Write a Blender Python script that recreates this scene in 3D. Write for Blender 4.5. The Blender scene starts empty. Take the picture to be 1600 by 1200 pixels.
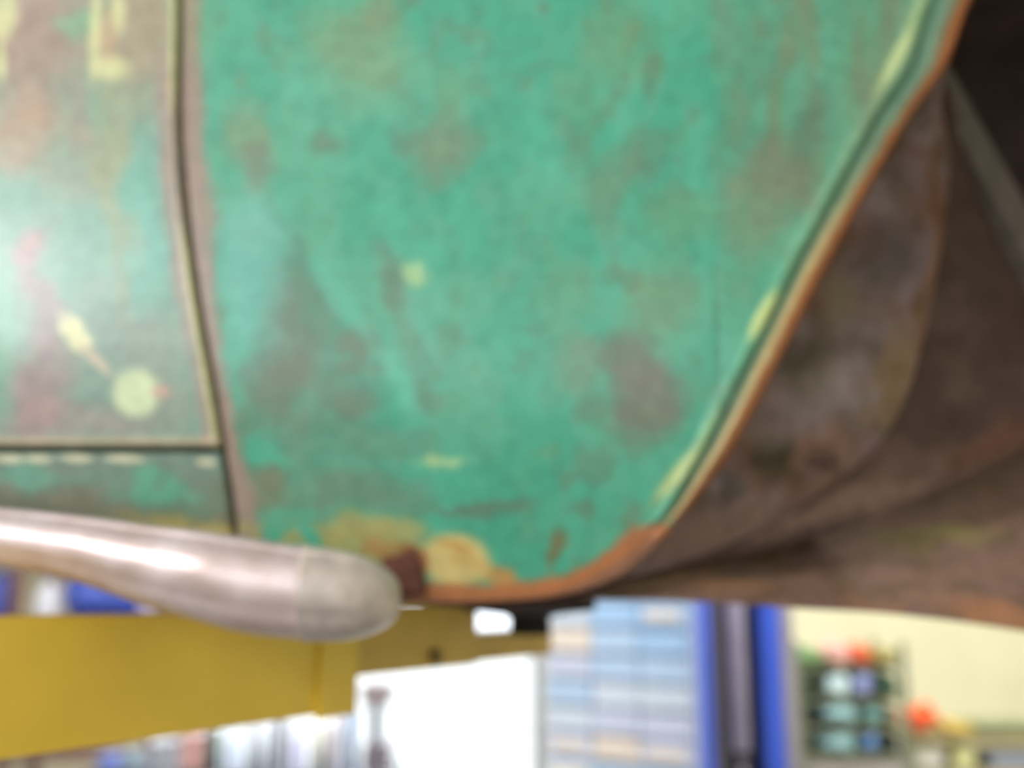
import bpy, bmesh, math, random
import numpy as np
from mathutils import Vector, Matrix

SC = bpy.context.scene
COL = SC.collection

# ------------------------------------------------------------------ camera
F = 1556.0                       # focal length in pixels of a 1600 wide frame
PITCH = math.radians(12.0)
CAM = np.array([0.0, 0.0, 1.6])
cam_d = bpy.data.cameras.new('camera')
cam_d.sensor_width = 36.0
cam_d.lens = 36.0 * F / 1600.0
cam_d.clip_start = 0.02
cam_d.dof.use_dof = True
cam_d.dof.focus_distance = 0.50
cam_d.dof.aperture_fstop = 2.9
cam_o = bpy.data.objects.new('camera', cam_d)
COL.objects.link(cam_o)
cam_o.location = CAM
cam_o.rotation_euler = (math.radians(90) + PITCH, 0, 0)
SC.camera = cam_o

# ------------------------------------------------------------------ world, lights, exposure
wd = bpy.data.worlds.new('overcast_sky')
SC.world = wd
wd.use_nodes = True
wd.node_tree.nodes['Background'].inputs[0].default_value = (0.86, 0.93, 1.0, 1)
wd.node_tree.nodes['Background'].inputs[1].default_value = 2.6
SC.view_settings.view_transform = 'Standard'
SC.view_settings.look = 'None'
SC.view_settings.gamma = 1.0
SC.view_settings.exposure = 0.0
try:
    SC.view_settings.use_curve_mapping = False
except Exception:
    pass
SC.cycles.max_bounces = 8
SC.cycles.use_denoising = True

def area_light(name, loc, target, sx, sy, power, color=(1, 1, 1)):
    l = bpy.data.lights.new(name, 'AREA')
    l.shape = 'RECTANGLE'; l.size = sx; l.size_y = sy
    l.energy = power; l.color = color
    o = bpy.data.objects.new(name, l)
    COL.objects.link(o)
    o.location = loc
    d = Vector(target) - Vector(loc)
    o.rotation_euler = d.to_track_quat('-Z', 'Y').to_euler()
    return o

# daylight through the side window, the half-closed gate behind the camera and the far gateway
area_light('side_window_daylight', (-2.93, -0.75, 2.45), (0, 0.2, 1.7), 2.3, 0.95, 44, (1.0, 0.98, 0.95))
area_light('front_gate_daylight', (-0.4, -3.9, 2.65), (0.1, 1.0, 1.8), 3.2, 1.4, 16, (1.0, 0.98, 0.96))
area_light('added_high_window_light', (-3.04, -3.3, 3.58), (-0.5, 1.0, 1.9), 1.1, 0.75, 130, (1.0, 0.99, 1.0))  # unseen window light, added to put the glare on the door
area_light('added_roof_light', (0.9, 2.5, 4.12), (0.7, 4.6, 1.0), 2.5, 1.3, 235, (0.98, 0.98, 1.0))  # unseen roof light, added to brighten the far wall and cabinet
area_light('far_gate_daylight', (-0.84, 6.02, 1.3), (-0.4, 3.0, 1.0), 1.9, 2.4, 75, (0.86, 0.93, 1.0))

# ------------------------------------------------------------------ helpers
def srgb(r, g, b):
    o = []
    for c in (r, g, b):
        c = c / 255.0
        o.append(c / 12.92 if c <= 0.04045 else ((c + 0.055) / 1.055) ** 2.4)
    return tuple(o)

def lin(a):
    a = np.clip(a / 255.0, 0, 1)
    return np.where(a <= 0.04045, a / 12.92, ((a + 0.055) / 1.055) ** 2.4)

def mat(name, rgb, rough=0.5, metal=0.0, var=0.12, scale=14.0, bump=0.0, emit=None, coat=0.0):
    m = bpy.data.materials.new(name)
    m.use_nodes = True
    nt = m.node_tree; b = nt.nodes['Principled BSDF']
    b.inputs['Roughness'].default_value = rough
    b.inputs['Metallic'].default_value = metal
    b.inputs['Coat Weight'].default_value = coat
    c = srgb(*rgb)
    tc = nt.nodes.new('ShaderNodeTexCoord')
    nz = nt.nodes.new('ShaderNodeTexNoise')
    nz.inputs['Scale'].default_value = scale; nz.inputs['Detail'].default_value = 5
    nt.links.new(tc.outputs['Object'], nz.inputs['Vector'])
    rp = nt.nodes.new('ShaderNodeValToRGB')
    rp.color_ramp.elements[0].position = 0.3; rp.color_ramp.elements[1].position = 0.7
    rp.color_ramp.elements[0].color = (*[x * (1 - var) for x in c], 1)
    rp.color_ramp.elements[1].color = (*[min(1, x * (1 + var)) for x in c], 1)
    nt.links.new(nz.outputs['Fac'], rp.inputs['Fac'])
    nt.links.new(rp.outputs['Color'], b.inputs['Base Color'])
    if bump:
        bp = nt.nodes.new('ShaderNodeBump')
        bp.inputs['Strength'].default_value = bump; bp.inputs['Distance'].default_value = 0.01
        nt.links.new(nz.outputs['Fac'], bp.inputs['Height'])
        nt.links.new(bp.outputs['Normal'], b.inputs['Normal'])
    if emit:
        b.inputs['Emission Color'].default_value = (*emit[0], 1)
        b.inputs['Emission Strength'].default_value = emit[1]
    return m

def wear_mat(name, rough, bump=0.15, spec=0.5, scale=60, coat=0.0):
    """material whose colour is the wear map stored on the mesh, with fine grain on top"""
    m = bpy.data.materials.new(name)
    m.use_nodes = True
    nt = m.node_tree; b = nt.nodes['Principled BSDF']
    at = nt.nodes.new('ShaderNodeAttribute'); at.attribute_name = 'wear_shade'
    tc = nt.nodes.new('ShaderNodeTexCoord')
    nz = nt.nodes.new('ShaderNodeTexNoise'); nz.inputs['Scale'].default_value = scale; nz.inputs['Detail'].default_value = 6
    nt.links.new(tc.outputs['Object'], nz.inputs['Vector'])
    mr = nt.nodes.new('ShaderNodeMapRange')
    mr.inputs['From Min'].default_value = 0.3; mr.inputs['From Max'].default_value = 0.7
    mr.inputs['To Min'].default_value = 0.86; mr.inputs['To Max'].default_value = 1.1
    nt.links.new(nz.outputs['Fac'], mr.inputs['Value'])
    mx = nt.nodes.new('ShaderNodeVectorMath'); mx.operation = 'SCALE'
    nt.links.new(at.outputs['Color'], mx.inputs[0]); nt.links.new(mr.outputs['Result'], mx.inputs['Scale'])
    nt.links.new(mx.outputs['Vector'], b.inputs['Base Color'])
    b.inputs['Roughness'].default_value = rough
    b.inputs['Specular IOR Level'].default_value = spec
    b.inputs['Coat Weight'].default_value = coat
    b.inputs['Coat Roughness'].default_value = 0.24
    bp = nt.nodes.new('ShaderNodeBump'); bp.inputs['Strength'].default_value = bump; bp.inputs['Distance'].default_value = 0.004
    nt.links.new(nz.outputs['Fac'], bp.inputs['Height']); nt.links.new(bp.outputs['Normal'], b.inputs['Normal'])
    return m

def at(px, py, Y):
    """world point at depth Y seen at photo pixel (px, py)"""
    u = (px - 800.0) / F; v = (600.0 - py) / F
    c, s = math.cos(PITCH), math.sin(PITCH)
    t = Y / (c - v * s)
    return Vector((t * u, Y, CAM[2] + t * (s + v * c)))

def zat(py, Y): return at(800, py, Y).z
def xat(px, py, Y): return at(px, py, Y).x

def link(name, me, m=None, parent=None, smooth=False):
    o = bpy.data.objects.new(name, me)
    COL.objects.link(o)
    if m is not None: me.materials.append(m)
    if smooth:
        me.polygons.foreach_set('use_smooth', [True] * len(me.polygons))
    if parent is not None:
        o.parent = parent
        o.matrix_parent_inverse = Matrix.Translation(-parent.location) if parent.type == 'EMPTY' and parent.parent is None else Matrix.Identity(4)
    return o

def obj(name, bm, m, parent=None, smooth=False, bevel=0.0):
    if bevel:
        bmesh.ops.bevel(bm, geom=[e for e in bm.edges if len(e.link_faces) == 2 and e.calc_face_angle(0) > 0.5],
                        offset=bevel, segments=2, affect='EDGES', clamp_overlap=True)
    me = bpy.data.meshes.new(name)
    bm.normal_update(); bm.to_mesh(me); bm.free()
    return link(name, me, m, parent, smooth)

def empty(name, loc, label, cat, group=None):
    o = bpy.data.objects.new(name, None); COL.objects.link(o)
    o.location = loc; o.empty_display_size = 0.05
    return tag(o, label, cat, group)

def tag(o, label, cat, group=None):
    o['label'] = label; o['category'] = cat
    if group: o['group'] = group
    return o

def struct(o):
    o['kind'] = 'structure'; return o

def box(bm, x0, x1, y0, y1, z0, z1, M=None):
    vs = [bm.verts.new((x, y, z)) for x in (x0, x1) for y in (y0, y1) for z in (z0, z1)]
    for f in ((0, 1, 3, 2), (4, 6, 7, 5), (0, 4, 5, 1), (2, 3, 7, 6), (0, 2, 6, 4), (1, 5, 7, 3)):
        bm.faces.new([vs[i] for i in f])
    if M is not None:
        for v in vs: v.co = M @ v.co
    return bm

def nb(): return bmesh.new()

def lathe(bm, prof, seg=20, M=None):
    """prof: list of (radius, z)"""
    rings = []
    for r, z in prof:
        if r < 1e-5:
            rings.append([bm.verts.new((0, 0, z))])
        else:
            rings.append([bm.verts.new((r * math.cos(2 * math.pi * k / seg), r * math.sin(2 * math.pi * k / seg), z)) for k in range(seg)])
    for a, b in zip(rings[:-1], rings[1:]):
        for k in range(seg):
            k2 = (k + 1) % seg
            if len(a) == 1 and len(b) == 1: continue
            if len(a) == 1: bm.faces.new((a[0], b[k2], b[k]))
            elif len(b) == 1: bm.faces.new((a[k], a[k2], b[0]))
            else: bm.faces.new((a[k], a[k2], b[k2], b[k]))
    if len(rings[0]) > 1: bm.faces.new(list(reversed(rings[0])))
    if len(rings[-1]) > 1: bm.faces.new(rings[-1])
    if M is not None:
        for v in bm.verts: v.co = M @ v.co
    return bm

def oriented(A, B, up=(0, 0, 1)):
    """matrix whose x axis runs from A to B, z up"""
    x = (Vector(B) - Vector(A)).normalized(); y = Vector(up).cross(x).normalized(); z = x.cross(y)
    return Matrix(((x.x, y.x, z.x, A[0]), (x.y, y.y, z.y, A[1]), (x.z, y.z, z.z, A[2]), (0, 0, 0, 1)))

def grid_mesh(name, P, colors=None, m=None, parent=None, thick=0.0):
    """P: (rows, cols, 3) array -> quad mesh object, colours sRGB 0..255"""
    R, C = P.shape[:2]
    me = bpy.data.meshes.new(name)
    idx = np.arange(R * C).reshape(R, C)
    q = np.stack([idx[:-1, :-1], idx[:-1, 1:], idx[1:, 1:], idx[1:, :-1]], -1).reshape(-1, 4)
    me.vertices.add(R * C); me.vertices.foreach_set('co', P.reshape(-1).astype(np.float32))
    me.loops.add(q.size); me.loops.foreach_set('vertex_index', q.reshape(-1).astype(np.int32))
    me.polygons.add(len(q))
    me.polygons.foreach_set('loop_start', (np.arange(len(q)) * 4).astype(np.int32))
    me.update(calc_edges=True); me.validate()
    if colors is not None:
        ca = me.color_attributes.new('wear_shade', 'FLOAT_COLOR', 'POINT')
        d = np.ones((R * C, 4), np.float32); d[:, :3] = lin(colors.reshape(-1, 3))
        ca.data.foreach_set('color', d.reshape(-1))
    o = link(name, me, m, parent, smooth=True)
    if thick:
        md = o.modifiers.new('sheet', 'SOLIDIFY'); md.thickness = thick; md.offset = -1 if thick > 0 else 1
        md.thickness = abs(thick)
    return o

# value noise -------------------------------------------------------------
_rng = np.random.RandomState(7)
_T = _rng.rand(256, 256)
def vnoise(x, y):
    xi = np.floor(x).astype(int); yi = np.floor(y).astype(int)
    fx = x - xi; fy = y - yi
    fx = fx * fx * (3 - 2 * fx); fy = fy * fy * (3 - 2 * fy)
    g = lambda a, b: _T[a % 256, b % 256]
    return (g(xi, yi) * (1 - fx) + g(xi + 1, yi) * fx) * (1 - fy) + (g(xi, yi + 1) * (1 - fx) + g(xi + 1, yi + 1) * fx) * fy
def fbm(x, y, o=4):
    s = 0; a = 0.5; t = 0
    for i in range(o):
        s = s + a * vnoise(x + 17.3 * i, y + 5.1 * i); t += a
        x = x * 2.03; y = y * 2.03; a *= 0.5
    return s / t

def sm(e0, e1, x):
    t = np.clip((x - e0) / (e1 - e0), 0, 1); return t * t * (3 - 2 * t)

class WearShade:
    """wear map over a panel; u, v are panel coordinates (about 0.66 mm per unit)"""
    def __init__(s, U, V, base, warp=1.0):
        s.U = U; s.V = V
        s.wu = U + warp * (fbm(U / 60, V / 60) - 0.5) * 60 + warp * (fbm(U / 14 + 9, V / 14) - 0.5) * 16
        s.wv = V + warp * (fbm(U / 60 + 40, V / 60) - 0.5) * 60 + warp * (fbm(U / 14 + 30, V / 14) - 0.5) * 16
        s.c = np.ones(U.shape + (3,)) * np.array(base, float)
    def mix(s, m, col):
        m = np.clip(m, 0, 1)[..., None]; s.c = s.c * (1 - m) + np.array(col, float) * m
    def spot(s, u, v, ru, rv, ang, col, k, soft=0.55, warp=True, thr=0.0):
        X = (s.wu if warp else s.U) - u; Y = (s.wv if warp else s.V) - v
        a = math.radians(ang); c, n = math.cos(a), math.sin(a)
        d = np.sqrt(((X * c + Y * n) / ru) ** 2 + ((-X * n + Y * c) / rv) ** 2)
        s.mix(k * (1 - sm(1 - soft, 1 + soft, d)), col)

def interp(pts, v):
    p = np.array(sorted(pts), float)
    # monotone-ish smooth interpolation: linear on a densified Catmull-Rom
    ys, xs = p[:, 0], p[:, 1]
    Y = []; X = []
    for i in range(len(p) - 1):
        p0 = p[max(i - 1, 0)]; p1 = p[i]; p2 = p[i + 1]; p3 = p[min(i + 2, len(p) - 1)]
        for t in np.linspace(0, 1, 12, endpoint=(i == len(p) - 2)):
            q = 0.5 * ((2 * p1) + (-p0 + p2) * t + (2 * p0 - 5 * p1 + 4 * p2 - p3) * t * t + (-p0 + 3 * p1 - 3 * p2 + p3) * t ** 3)
            Y.append(q[0]); X.append(q[1])
    Y = np.maximum.accumulate(np.array(Y))
    return np.interp(v, Y, np.array(X))

def rail(pts, n):
    """Catmull-Rom through pts (k-D), n samples"""
    p = np.array(pts, float); k = len(p)
    out = []
    for t in np.linspace(0, k - 1 - 1e-6, n):
        i = int(t); f = t - i
        p0 = p[max(i - 1, 0)]; p1 = p[i]; p2 = p[i + 1]; p3 = p[min(i + 2, k - 1)]
        out.append(0.5 * ((2 * p1) + (-p0 + p2) * f + (2 * p0 - 5 * p1 + 4 * p2 - p3) * f * f + (-p0 + 3 * p1 - 3 * p2 + p3) * f ** 3))
    return np.array(out)

# the side of the car: a curved sheet y = side(x, z)
def side(x, z):
    lo = np.maximum(0, 1.86 - z); hi = np.maximum(0, z - 1.86)
    return 1.0 + 0.75 * lo ** 2 + 0.12 * hi ** 2

def onto(px, py, off=0.0):
    """points of the car side under the given outline points, pushed off outward by off (toward -y)"""
    u = (px - 800.0) / F; v = (600.0 - py) / F
    c, s = math.cos(PITCH), math.sin(PITCH)
    dx, dy, dz = u, c - v * s, s + v * c
    Y = np.full(px.shape, 1.0)
    for _ in range(8):
        t = Y / dy
        Y = side(t * dx, CAM[2] + t * dz) - off
    t = Y / dy
    return np.stack([t * dx, Y, CAM[2] + t * dz], -1)

# ------------------------------------------------------------------ room
M_wall = mat('cream_wall_paint', (228, 222, 188), 0.75, var=0.04, scale=3)
M_white_wall = mat('white_wall_paint', (222, 222, 218), 0.8, var=0.04, scale=3)
M_floor = mat('concrete_floor', (150, 148, 142), 0.6, var=0.2, scale=5, bump=0.1)
M_ceil = mat('ceiling_board', (205, 205, 200), 0.85, var=0.04, scale=3)
M_trim = mat('grey_trim_paint', (120, 124, 130), 0.5)
M_out = mat('pale_outdoor_concrete', (215, 214, 208), 0.9, var=0.06, scale=2)

def slab(name, *a, m=M_wall):
    return struct(obj(name, box(nb(), *a), m))
XL, XR, YF, YB, H = -3.1, 3.6, -4.1, 6.1, 4.2
slab('floor', XL - .2, XR + .2, YF - .2, YB + .2, -0.15, 0.0, m=M_floor)
b = nb(); LX0, LX1, LY0, LY1 = -0.4, 2.2, 1.8, 3.2       # opening of the unseen roof light, added to brighten the background
box(b, XL - .2, LX0, YF - .2, YB + .2, H, H + .15); box(b, LX1, XR + .2, YF - .2, YB + .2, H, H + .15)
box(b, LX0, LX1, YF - .2, LY0, H, H + .15); box(b, LX0, LX1, LY1, YB + .2, H, H + .15)
struct(obj('ceiling', b, M_ceil))
b = nb(); box(b, LX0 - .03, LX1 + .03, LY0 - .03, LY0, H - .02, H + .17); box(b, LX0 - .03, LX1 + .03, LY1, LY1 + .03, H - .02, H + .17)
box(b, LX0 - .03, LX0, LY0, LY1, H - .02, H + .17); box(b, LX1, LX1 + .03, LY0, LY1, H - .02, H + .17)
struct(obj('window_added_roof', b, M_ceil))  # frame of the added roof light
GX0, GX1, GZ = -1.86, 0.17, 2.7      # far gateway
b = nb(); box(b, XL - .2, GX0, YB, YB + .2, 0, H); box(b, GX1, XR + .2, YB, YB + .2, 0, H); box(b, GX0, GX1, YB, YB + .2, GZ, H)
struct(obj('wall_back', b, M_wall))
slab('wall_right', XR, XR + .2, YF, YB, 0, H)
b = nb()
WY0, WY1, WZ0, WZ1 = -1.95, 0.45, 1.9, 2.98
box(b, XL - .2, XL, YF, -3.85, 0, H); box(b, XL - .2, XL, -3.85, -2.75, 0, 3.15); box(b, XL - .2, XL, -3.85, -2.75, 3.95, H); box(b, XL - .2, XL, -2.75, WY0, 0, H); box(b, XL - .2, XL, WY1, YB, 0, H); box(b, XL - .2, XL, WY0, WY1, 0, WZ0); box(b, XL - .2, XL, WY0, WY1, WZ1, H)
struct(obj('wall_left', b, M_white_wall))
b = nb()
box(b, XL, -2.1, YF - .2, YF, 0, H); box(b, -2.1, 1.3, YF - .2, YF, 0, 1.95); box(b, 1.3, XR, YF - .2, YF, 0, H); box(b, -2.1, 1.3, YF - .2, YF, 3.4, H)  # gate span closed low, unseen, to cut daylight and its reflections
struct(obj('wall_front', b, M_white_wall))
b = nb()
for x in (GX0, GX1 - 0.05): box(b, x, x + .05, YB - .03, YB + .22, 0, GZ)
box(b, GX0, GX1, YB - .03, YB + .22, GZ - .05, GZ)
struct(obj('trim_1', b, M_trim))
b = nb()
box(b, XL - .1, XL - .04, WY0, WY0 + .06, WZ0, WZ1); box(b, XL - .1, XL - .04, WY1 - .06, WY1, WZ0, WZ1)
box(b, XL - .1, XL - .04, WY0, WY1, WZ0, WZ0 + .06); box(b, XL - .1, XL - .04, WY0, WY1, WZ1 - .06, WZ1)
box(b, XL - .1, XL - .04, -0.78, -0.72, WZ0, WZ1)
struct(obj('window_1', b, M_trim))
b = nb()
for y in (-3.85, -2.8): box(b, XL - .1, XL - .05, y, y + .05, 3.15, 3.95)
for z in (3.15, 3.90): box(b, XL - .1, XL - .05, -3.85, -2.75, z, z + .05)
struct(obj('window_added_high', b, M_trim))  # frame of the high window added for the door glare
struct(obj('ground', box(nb(), -30, 30, -30, 40, -0.4, -0.16), M_out))

# ------------------------------------------------------------------ the car
car = empty('car', (0.0, 1.8, 1.6), 'old green car body with worn paint and rusty wheel arch raised on a lift', 'car')
M_paint = wear_mat('worn_green_paint', 0.33, 0.04, 0.35, 60, 0.2)
M_rust = wear_mat('rusty_sheet', 0.85, 0.6, 0.25, 45)
M_dark = mat('dark_olive_jamb', (70, 72, 46), 0.9)  # dark olive backing seen through the door gaps
M_under = mat('underbody_rust', (74, 52, 42), 0.9, var=0.35, scale=12, bump=0.5)

TEAL = (72, 163, 134); GREY = (112, 118, 100); OLIVE = (118, 150, 110); CREAM = (222, 222, 164)
BROWN = (142, 122, 108); MAUVE = (168, 146, 142)
seam = [(-500, 262), (-150, 270), (0, 281), (100, 280), (200, 281), (300, 288), (400, 300), (500, 315), (600, 333), (690, 348), (760, 360), (830, 369), (950, 376)]
arch = [(-500, 1775), (-250, 1652), (-100, 1574), (0, 1518), (100, 1480), (190, 1418), (320, 1344), (430, 1285), (560, 1220), (680, 1157), (770, 1097), (815, 1060), (850, 1030), (880, 998), (905, 960), (922, 912), (934, 850), (940, 760), (943, 660)]

def seamx(v): return interp(seam, v)
def archx(v): return interp(arch, v)

# --- quarter panel
NR = 330
v = np.linspace(-460, 926, NR)
# more rows near the bottom where the outline turns
v = np.concatenate([np.linspace(-460, 780, 300), np.linspace(784, 943, 76)])
L = seamx(v) + 2.2; R = archx(v)
s1 = np.linspace(0, 1, 280)
tail = np.array([106, 100, 94, 88, 82, 76, 70, 64, 58, 53, 48, 44, 40, 37, 34, 31, 28, 25, 22, 19, 16, 13, 10, 7, 4, 2, 0], float)
U = np.zeros((len(v), 280 + len(tail))); V = np.repeat(v[:, None], U.shape[1], 1)
D = np.zeros_like(U)
for i in range(len(v)):
    k = min(1.0, (R[i] - L[i]) / 400.0)
    U[i, :280] = L[i] + s1 * (R[i] - 111 * k - L[i]); U[i, 280:] = R[i] - tail * k
D = (R[:, None] - U) * 0.86
fade = 1 - sm(800, 850, V)
D0 = D
D = D / interp([(-500, 1.3), (0, 1.25), (120, 1.1), (300, 1.0), (600, .95), (720, .82), (800, .62), (830, .6), (950, .6)], V)
off = np.zeros_like(U)
off += fade * 0.0030 * np.exp(-((D - 53) / 9.0) ** 2)       # raised bead
off -= fade * 0.0070 * np.exp(-((D - 38) / 7.0) ** 2)       # groove
off += fade * 0.0030 * np.exp(-((D - 20) / 9.0) ** 2)       # rolled lip
off -= 0.010 * (1 - sm(0, 5, D0))                           # edge turned in
off -= 0.006 * (1 - sm(0, 7, U - L[:, None]))              # rounded at the door gap
off -= 0.0006 * np.exp(-((U - 1118 - 0.02 * (V - 400)) / 4.0) ** 2) * sm(330, 430, V) * (1 - sm(600, 640, V))
off += 0.0012 * (fbm(U / 170, V / 170) - 0.5)
w = WearShade(U, V, TEAL)
w.mix(0.35 * sm(0.45, 0.7, fbm(U / 120, V / 160 + 3)), (120, 176, 142))
w.mix(0.35 * sm(0.5, 0.75, fbm(U / 60 + 8, V / 90)), (92, 186, 158))
w.mix(0.22 * sm(950, 1250, U) * sm(0.35, 0.7, fbm(U / 30, V / 220)), OLIVE)
w.mix(0.75 * sm(1090, 1190, w.wu) * (1 - sm(240, 420, w.wv)) * sm(30, 60, D + 0) * (0.35 + 0.65 * sm(0.35, 0.62, fbm(U / 45 + 4, V / 190))), (125, 132, 102))
mott = sm(.52, .72, fbm(U / 34 + 3, V / 44 + 7, 5)) * (0.3 + 0.7 * sm(.4, .65, fbm(U / 190 + 2, V / 190 + 1)))
w.mix(0.58 * mott, (112, 130, 104))
w.mix(0.30 * sm(.55, .75, fbm(U / 22 + 31, V / 60 + 7, 5)), (104, 176, 150))
for a in [(430, 560, 42, 100, 8, GREY, .75), (500, 620, 80, 95, 0, GREY, .45), (480, 470, 45, 80, -15, GREY, .5),
          (385, 225, 38, 75, -15, (140, 150, 118), .6), (395, 262, 22, 26, 0, GREY, .45), (560, 75, 80, 75, 10, (132, 152, 112), .6), (600, 20, 30, 45, 0, (130, 140, 110), .5),
          (502, 210, 14, 24, 0, GREY, .5), (690, 235, 46, 52, 20, (128, 138, 112), .7), (625, 232, 24, 30, 0, GREY, .4), (700, 150, 35, 40, 0, OLIVE, .4),
          (612, 440, 22, 50, -18, GREY, .55), (650, 545, 20, 70, -22, (110, 150, 125), .5), (565, 535, 30, 20, 0, GREY, .6), (540, 630, 38, 30, 0, GREY, .5), (670, 635, 25, 22, 0, GREY, .35),
          (985, 560, 42, 45, 0, GREY, .8), (1005, 625, 48, 62, 0, (122, 118, 104), .85), (985, 690, 34, 30, 0, GREY, .4), (905, 560, 38, 40, 25, (126, 140, 112), .55), (880, 470, 50, 60, 0, (120, 158, 124), .4),
          (1035, 475, 50, 60, 0, (130, 145, 112), .5), (945, 300, 32, 60, 8, (118, 140, 112), .55), (1000, 250, 28, 45, 0, GREY, .35), (970, 60, 60, 60, 0, (128, 152, 112), .45),
          (1215, 275, 46, 60, 10, (124, 120, 100), .6), (1268, 190, 22, 60, 12, (100, 112, 92), .55), (1170, 330, 50, 70, 0, (128, 138, 108), .45), (1060, 330, 60, 40, 0, OLIVE, .4), (900, 150, 40, 60, 0, OLIVE, .35),
          (760, 789, 80, 10, 3, (110, 118, 100), .6), (930, 735, 24, 34, 20, GREY, .4), (925, 640, 20, 30, 0, GREY, .4), (860, 712, 22, 18, 0, OLIVE, .4),
          (560, 765, 110, 36, 4, (116, 132, 112), .65), (460, 690, 40, 40, 0, (112, 146, 124), .6), (600, 695, 70, 26, 0, (112, 140, 118), .5), (415, 770, 40, 26, 0, (130, 122, 98), .7),
          (400, 425, 50, 130, 5, (125, 190, 184), .45), (380, 340, 40, 50, 0, (118, 186, 172), .4), (480, 820, 70, 16, 5, (104, 150, 124), .5)]:
    w.spot(*a)
for a in [(520, 455, 14, 60, -28), (625, 600, 14, 70, -26), (665, 520, 12, 60, -26), (560, 500, 10, 45, -26)]:
    w.spot(*a, (100, 192, 166), .55, .6, False)
# brown stain down the door gap
gd = U - seamx(V)
gw = interp([(-500, 40), (0, 36), (120, 38), (300, 52), (380, 40), (480, 30), (600, 28), (700, 30), (830, 45), (930, 60)], V)
w.mix(0.92 * (1 - sm(gw * 0.55, gw * 1.15, gd + (fbm(U / 20, V / 35) - 0.5) * 22)), np.where(True, (160, 134, 122), 0))
w.mix(0.5 * (1 - sm(6, 70, gd)) * (1 - sm(60, 160, V)), (150, 150, 116))
# bottom: bare filler, ochre and rust
w.spot(585, 838, 80, 30, -4, (176, 160, 100), .85, .5)
w.spot(630, 822, 26, 18, -10, (176, 172, 112), .6, .5)
w.spot(610, 868, 50, 16, -14, (184, 124, 66), .7, .5)
w.mix(0.85 * sm(0.42, 0.6, fbm(U / 16, V / 20)) * sm(803, 826, V + (U - 370) * -0.04) * (1 - sm(560, 640, U)), (168, 162, 104))
w.spot(770, 895, 44, 20, 22, (192, 142, 80), .9, .4)
w.spot(712, 876, 54, 42, 8, (208, 188, 122), 1.0, .25, False)
w.spot(715, 848, 30, 9, 4, (190, 134, 66), .8, .5)
w.spot(735, 875, 24, 16, 0, (196, 160, 92), .6, .5)
w.spot(648, 888, 16, 30, 0, (150, 84, 48), .8, .4)
w.spot(870, 868, 11, 26, 0, (128, 112, 76), .8, .4)
edge = interp([(560, 912), (660, 912), (740, 914), (830, 909), (900, 892), (950, 862), (985, 838), (1010, 820), (1050, 820), (1100, 860)], U)
w.mix(sm(-7, 5, V - edge + (fbm(U / 12, V / 12) - 0.5) * 14) * sm(600, 640, U), (182, 116, 72))
w.mix(0.75 * sm(14, 34, V - edge) * sm(600, 640, U), (134, 98, 82))
w.spot(985, 842, 26, 16, -30, (172, 112, 74), .85, .4)
# marks
for a in [(650, 436, 20, 14, 0), (690, 714, 36, 9, -8), (672, 716, 12, 10, 0)]:
    w.spot(*a, (178, 208, 150), .85, .5)
# lip colours by distance to the arch edge
f2 = 1 - sm(806, 826, V)
w.mix(f2 * .30 * np.exp(-((D - 53) / 8) ** 2), (160, 184, 138))
w.mix(0.4 * np.exp(-((U - 1118 - 0.02 * (V - 400)) / 5.0) ** 2) * sm(380, 480, V) * (1 - sm(600, 640, V)), (84, 110, 90))  # shade of the crease painted in as a darker line
w.spot(1402, 88, 9, 60, 30, (196, 210, 146), .9, .5, False)
w.spot(1436, 10, 8, 40, 26, (180, 200, 140), .6, .5, False)
w.spot(1193, 492, 11, 44, 30, (196, 214, 142), 1.0, .4, False)
w.spot(1060, 740, 11, 62, 40, (196, 206, 140), .9, .5, False)
w.spot(1105, 672, 8, 40, 30, (170, 196, 140), .6, .5, False)
w.mix(f2 * .85 * np.exp(-((D - 38) / 7) ** 2), (84, 104, 82))
tan = sm(200, 420, V)
w.mix(f2 * .95 * np.exp(-((D - 22) / 9) ** 2), (118, 122, 98))
w.mix(f2 * tan * .95 * np.exp(-((D - 22) / 9) ** 2), (190, 158, 104))
w.mix(f2 * .9 * (1 - sm(10, 20, D + (fbm(U / 9, V / 16) - .5) * 8)), (168, 88, 44))
P = onto(U, V, off)
quarter = grid_mesh('quarter_panel', P, w.c, M_paint, car, -0.0014)

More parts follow.
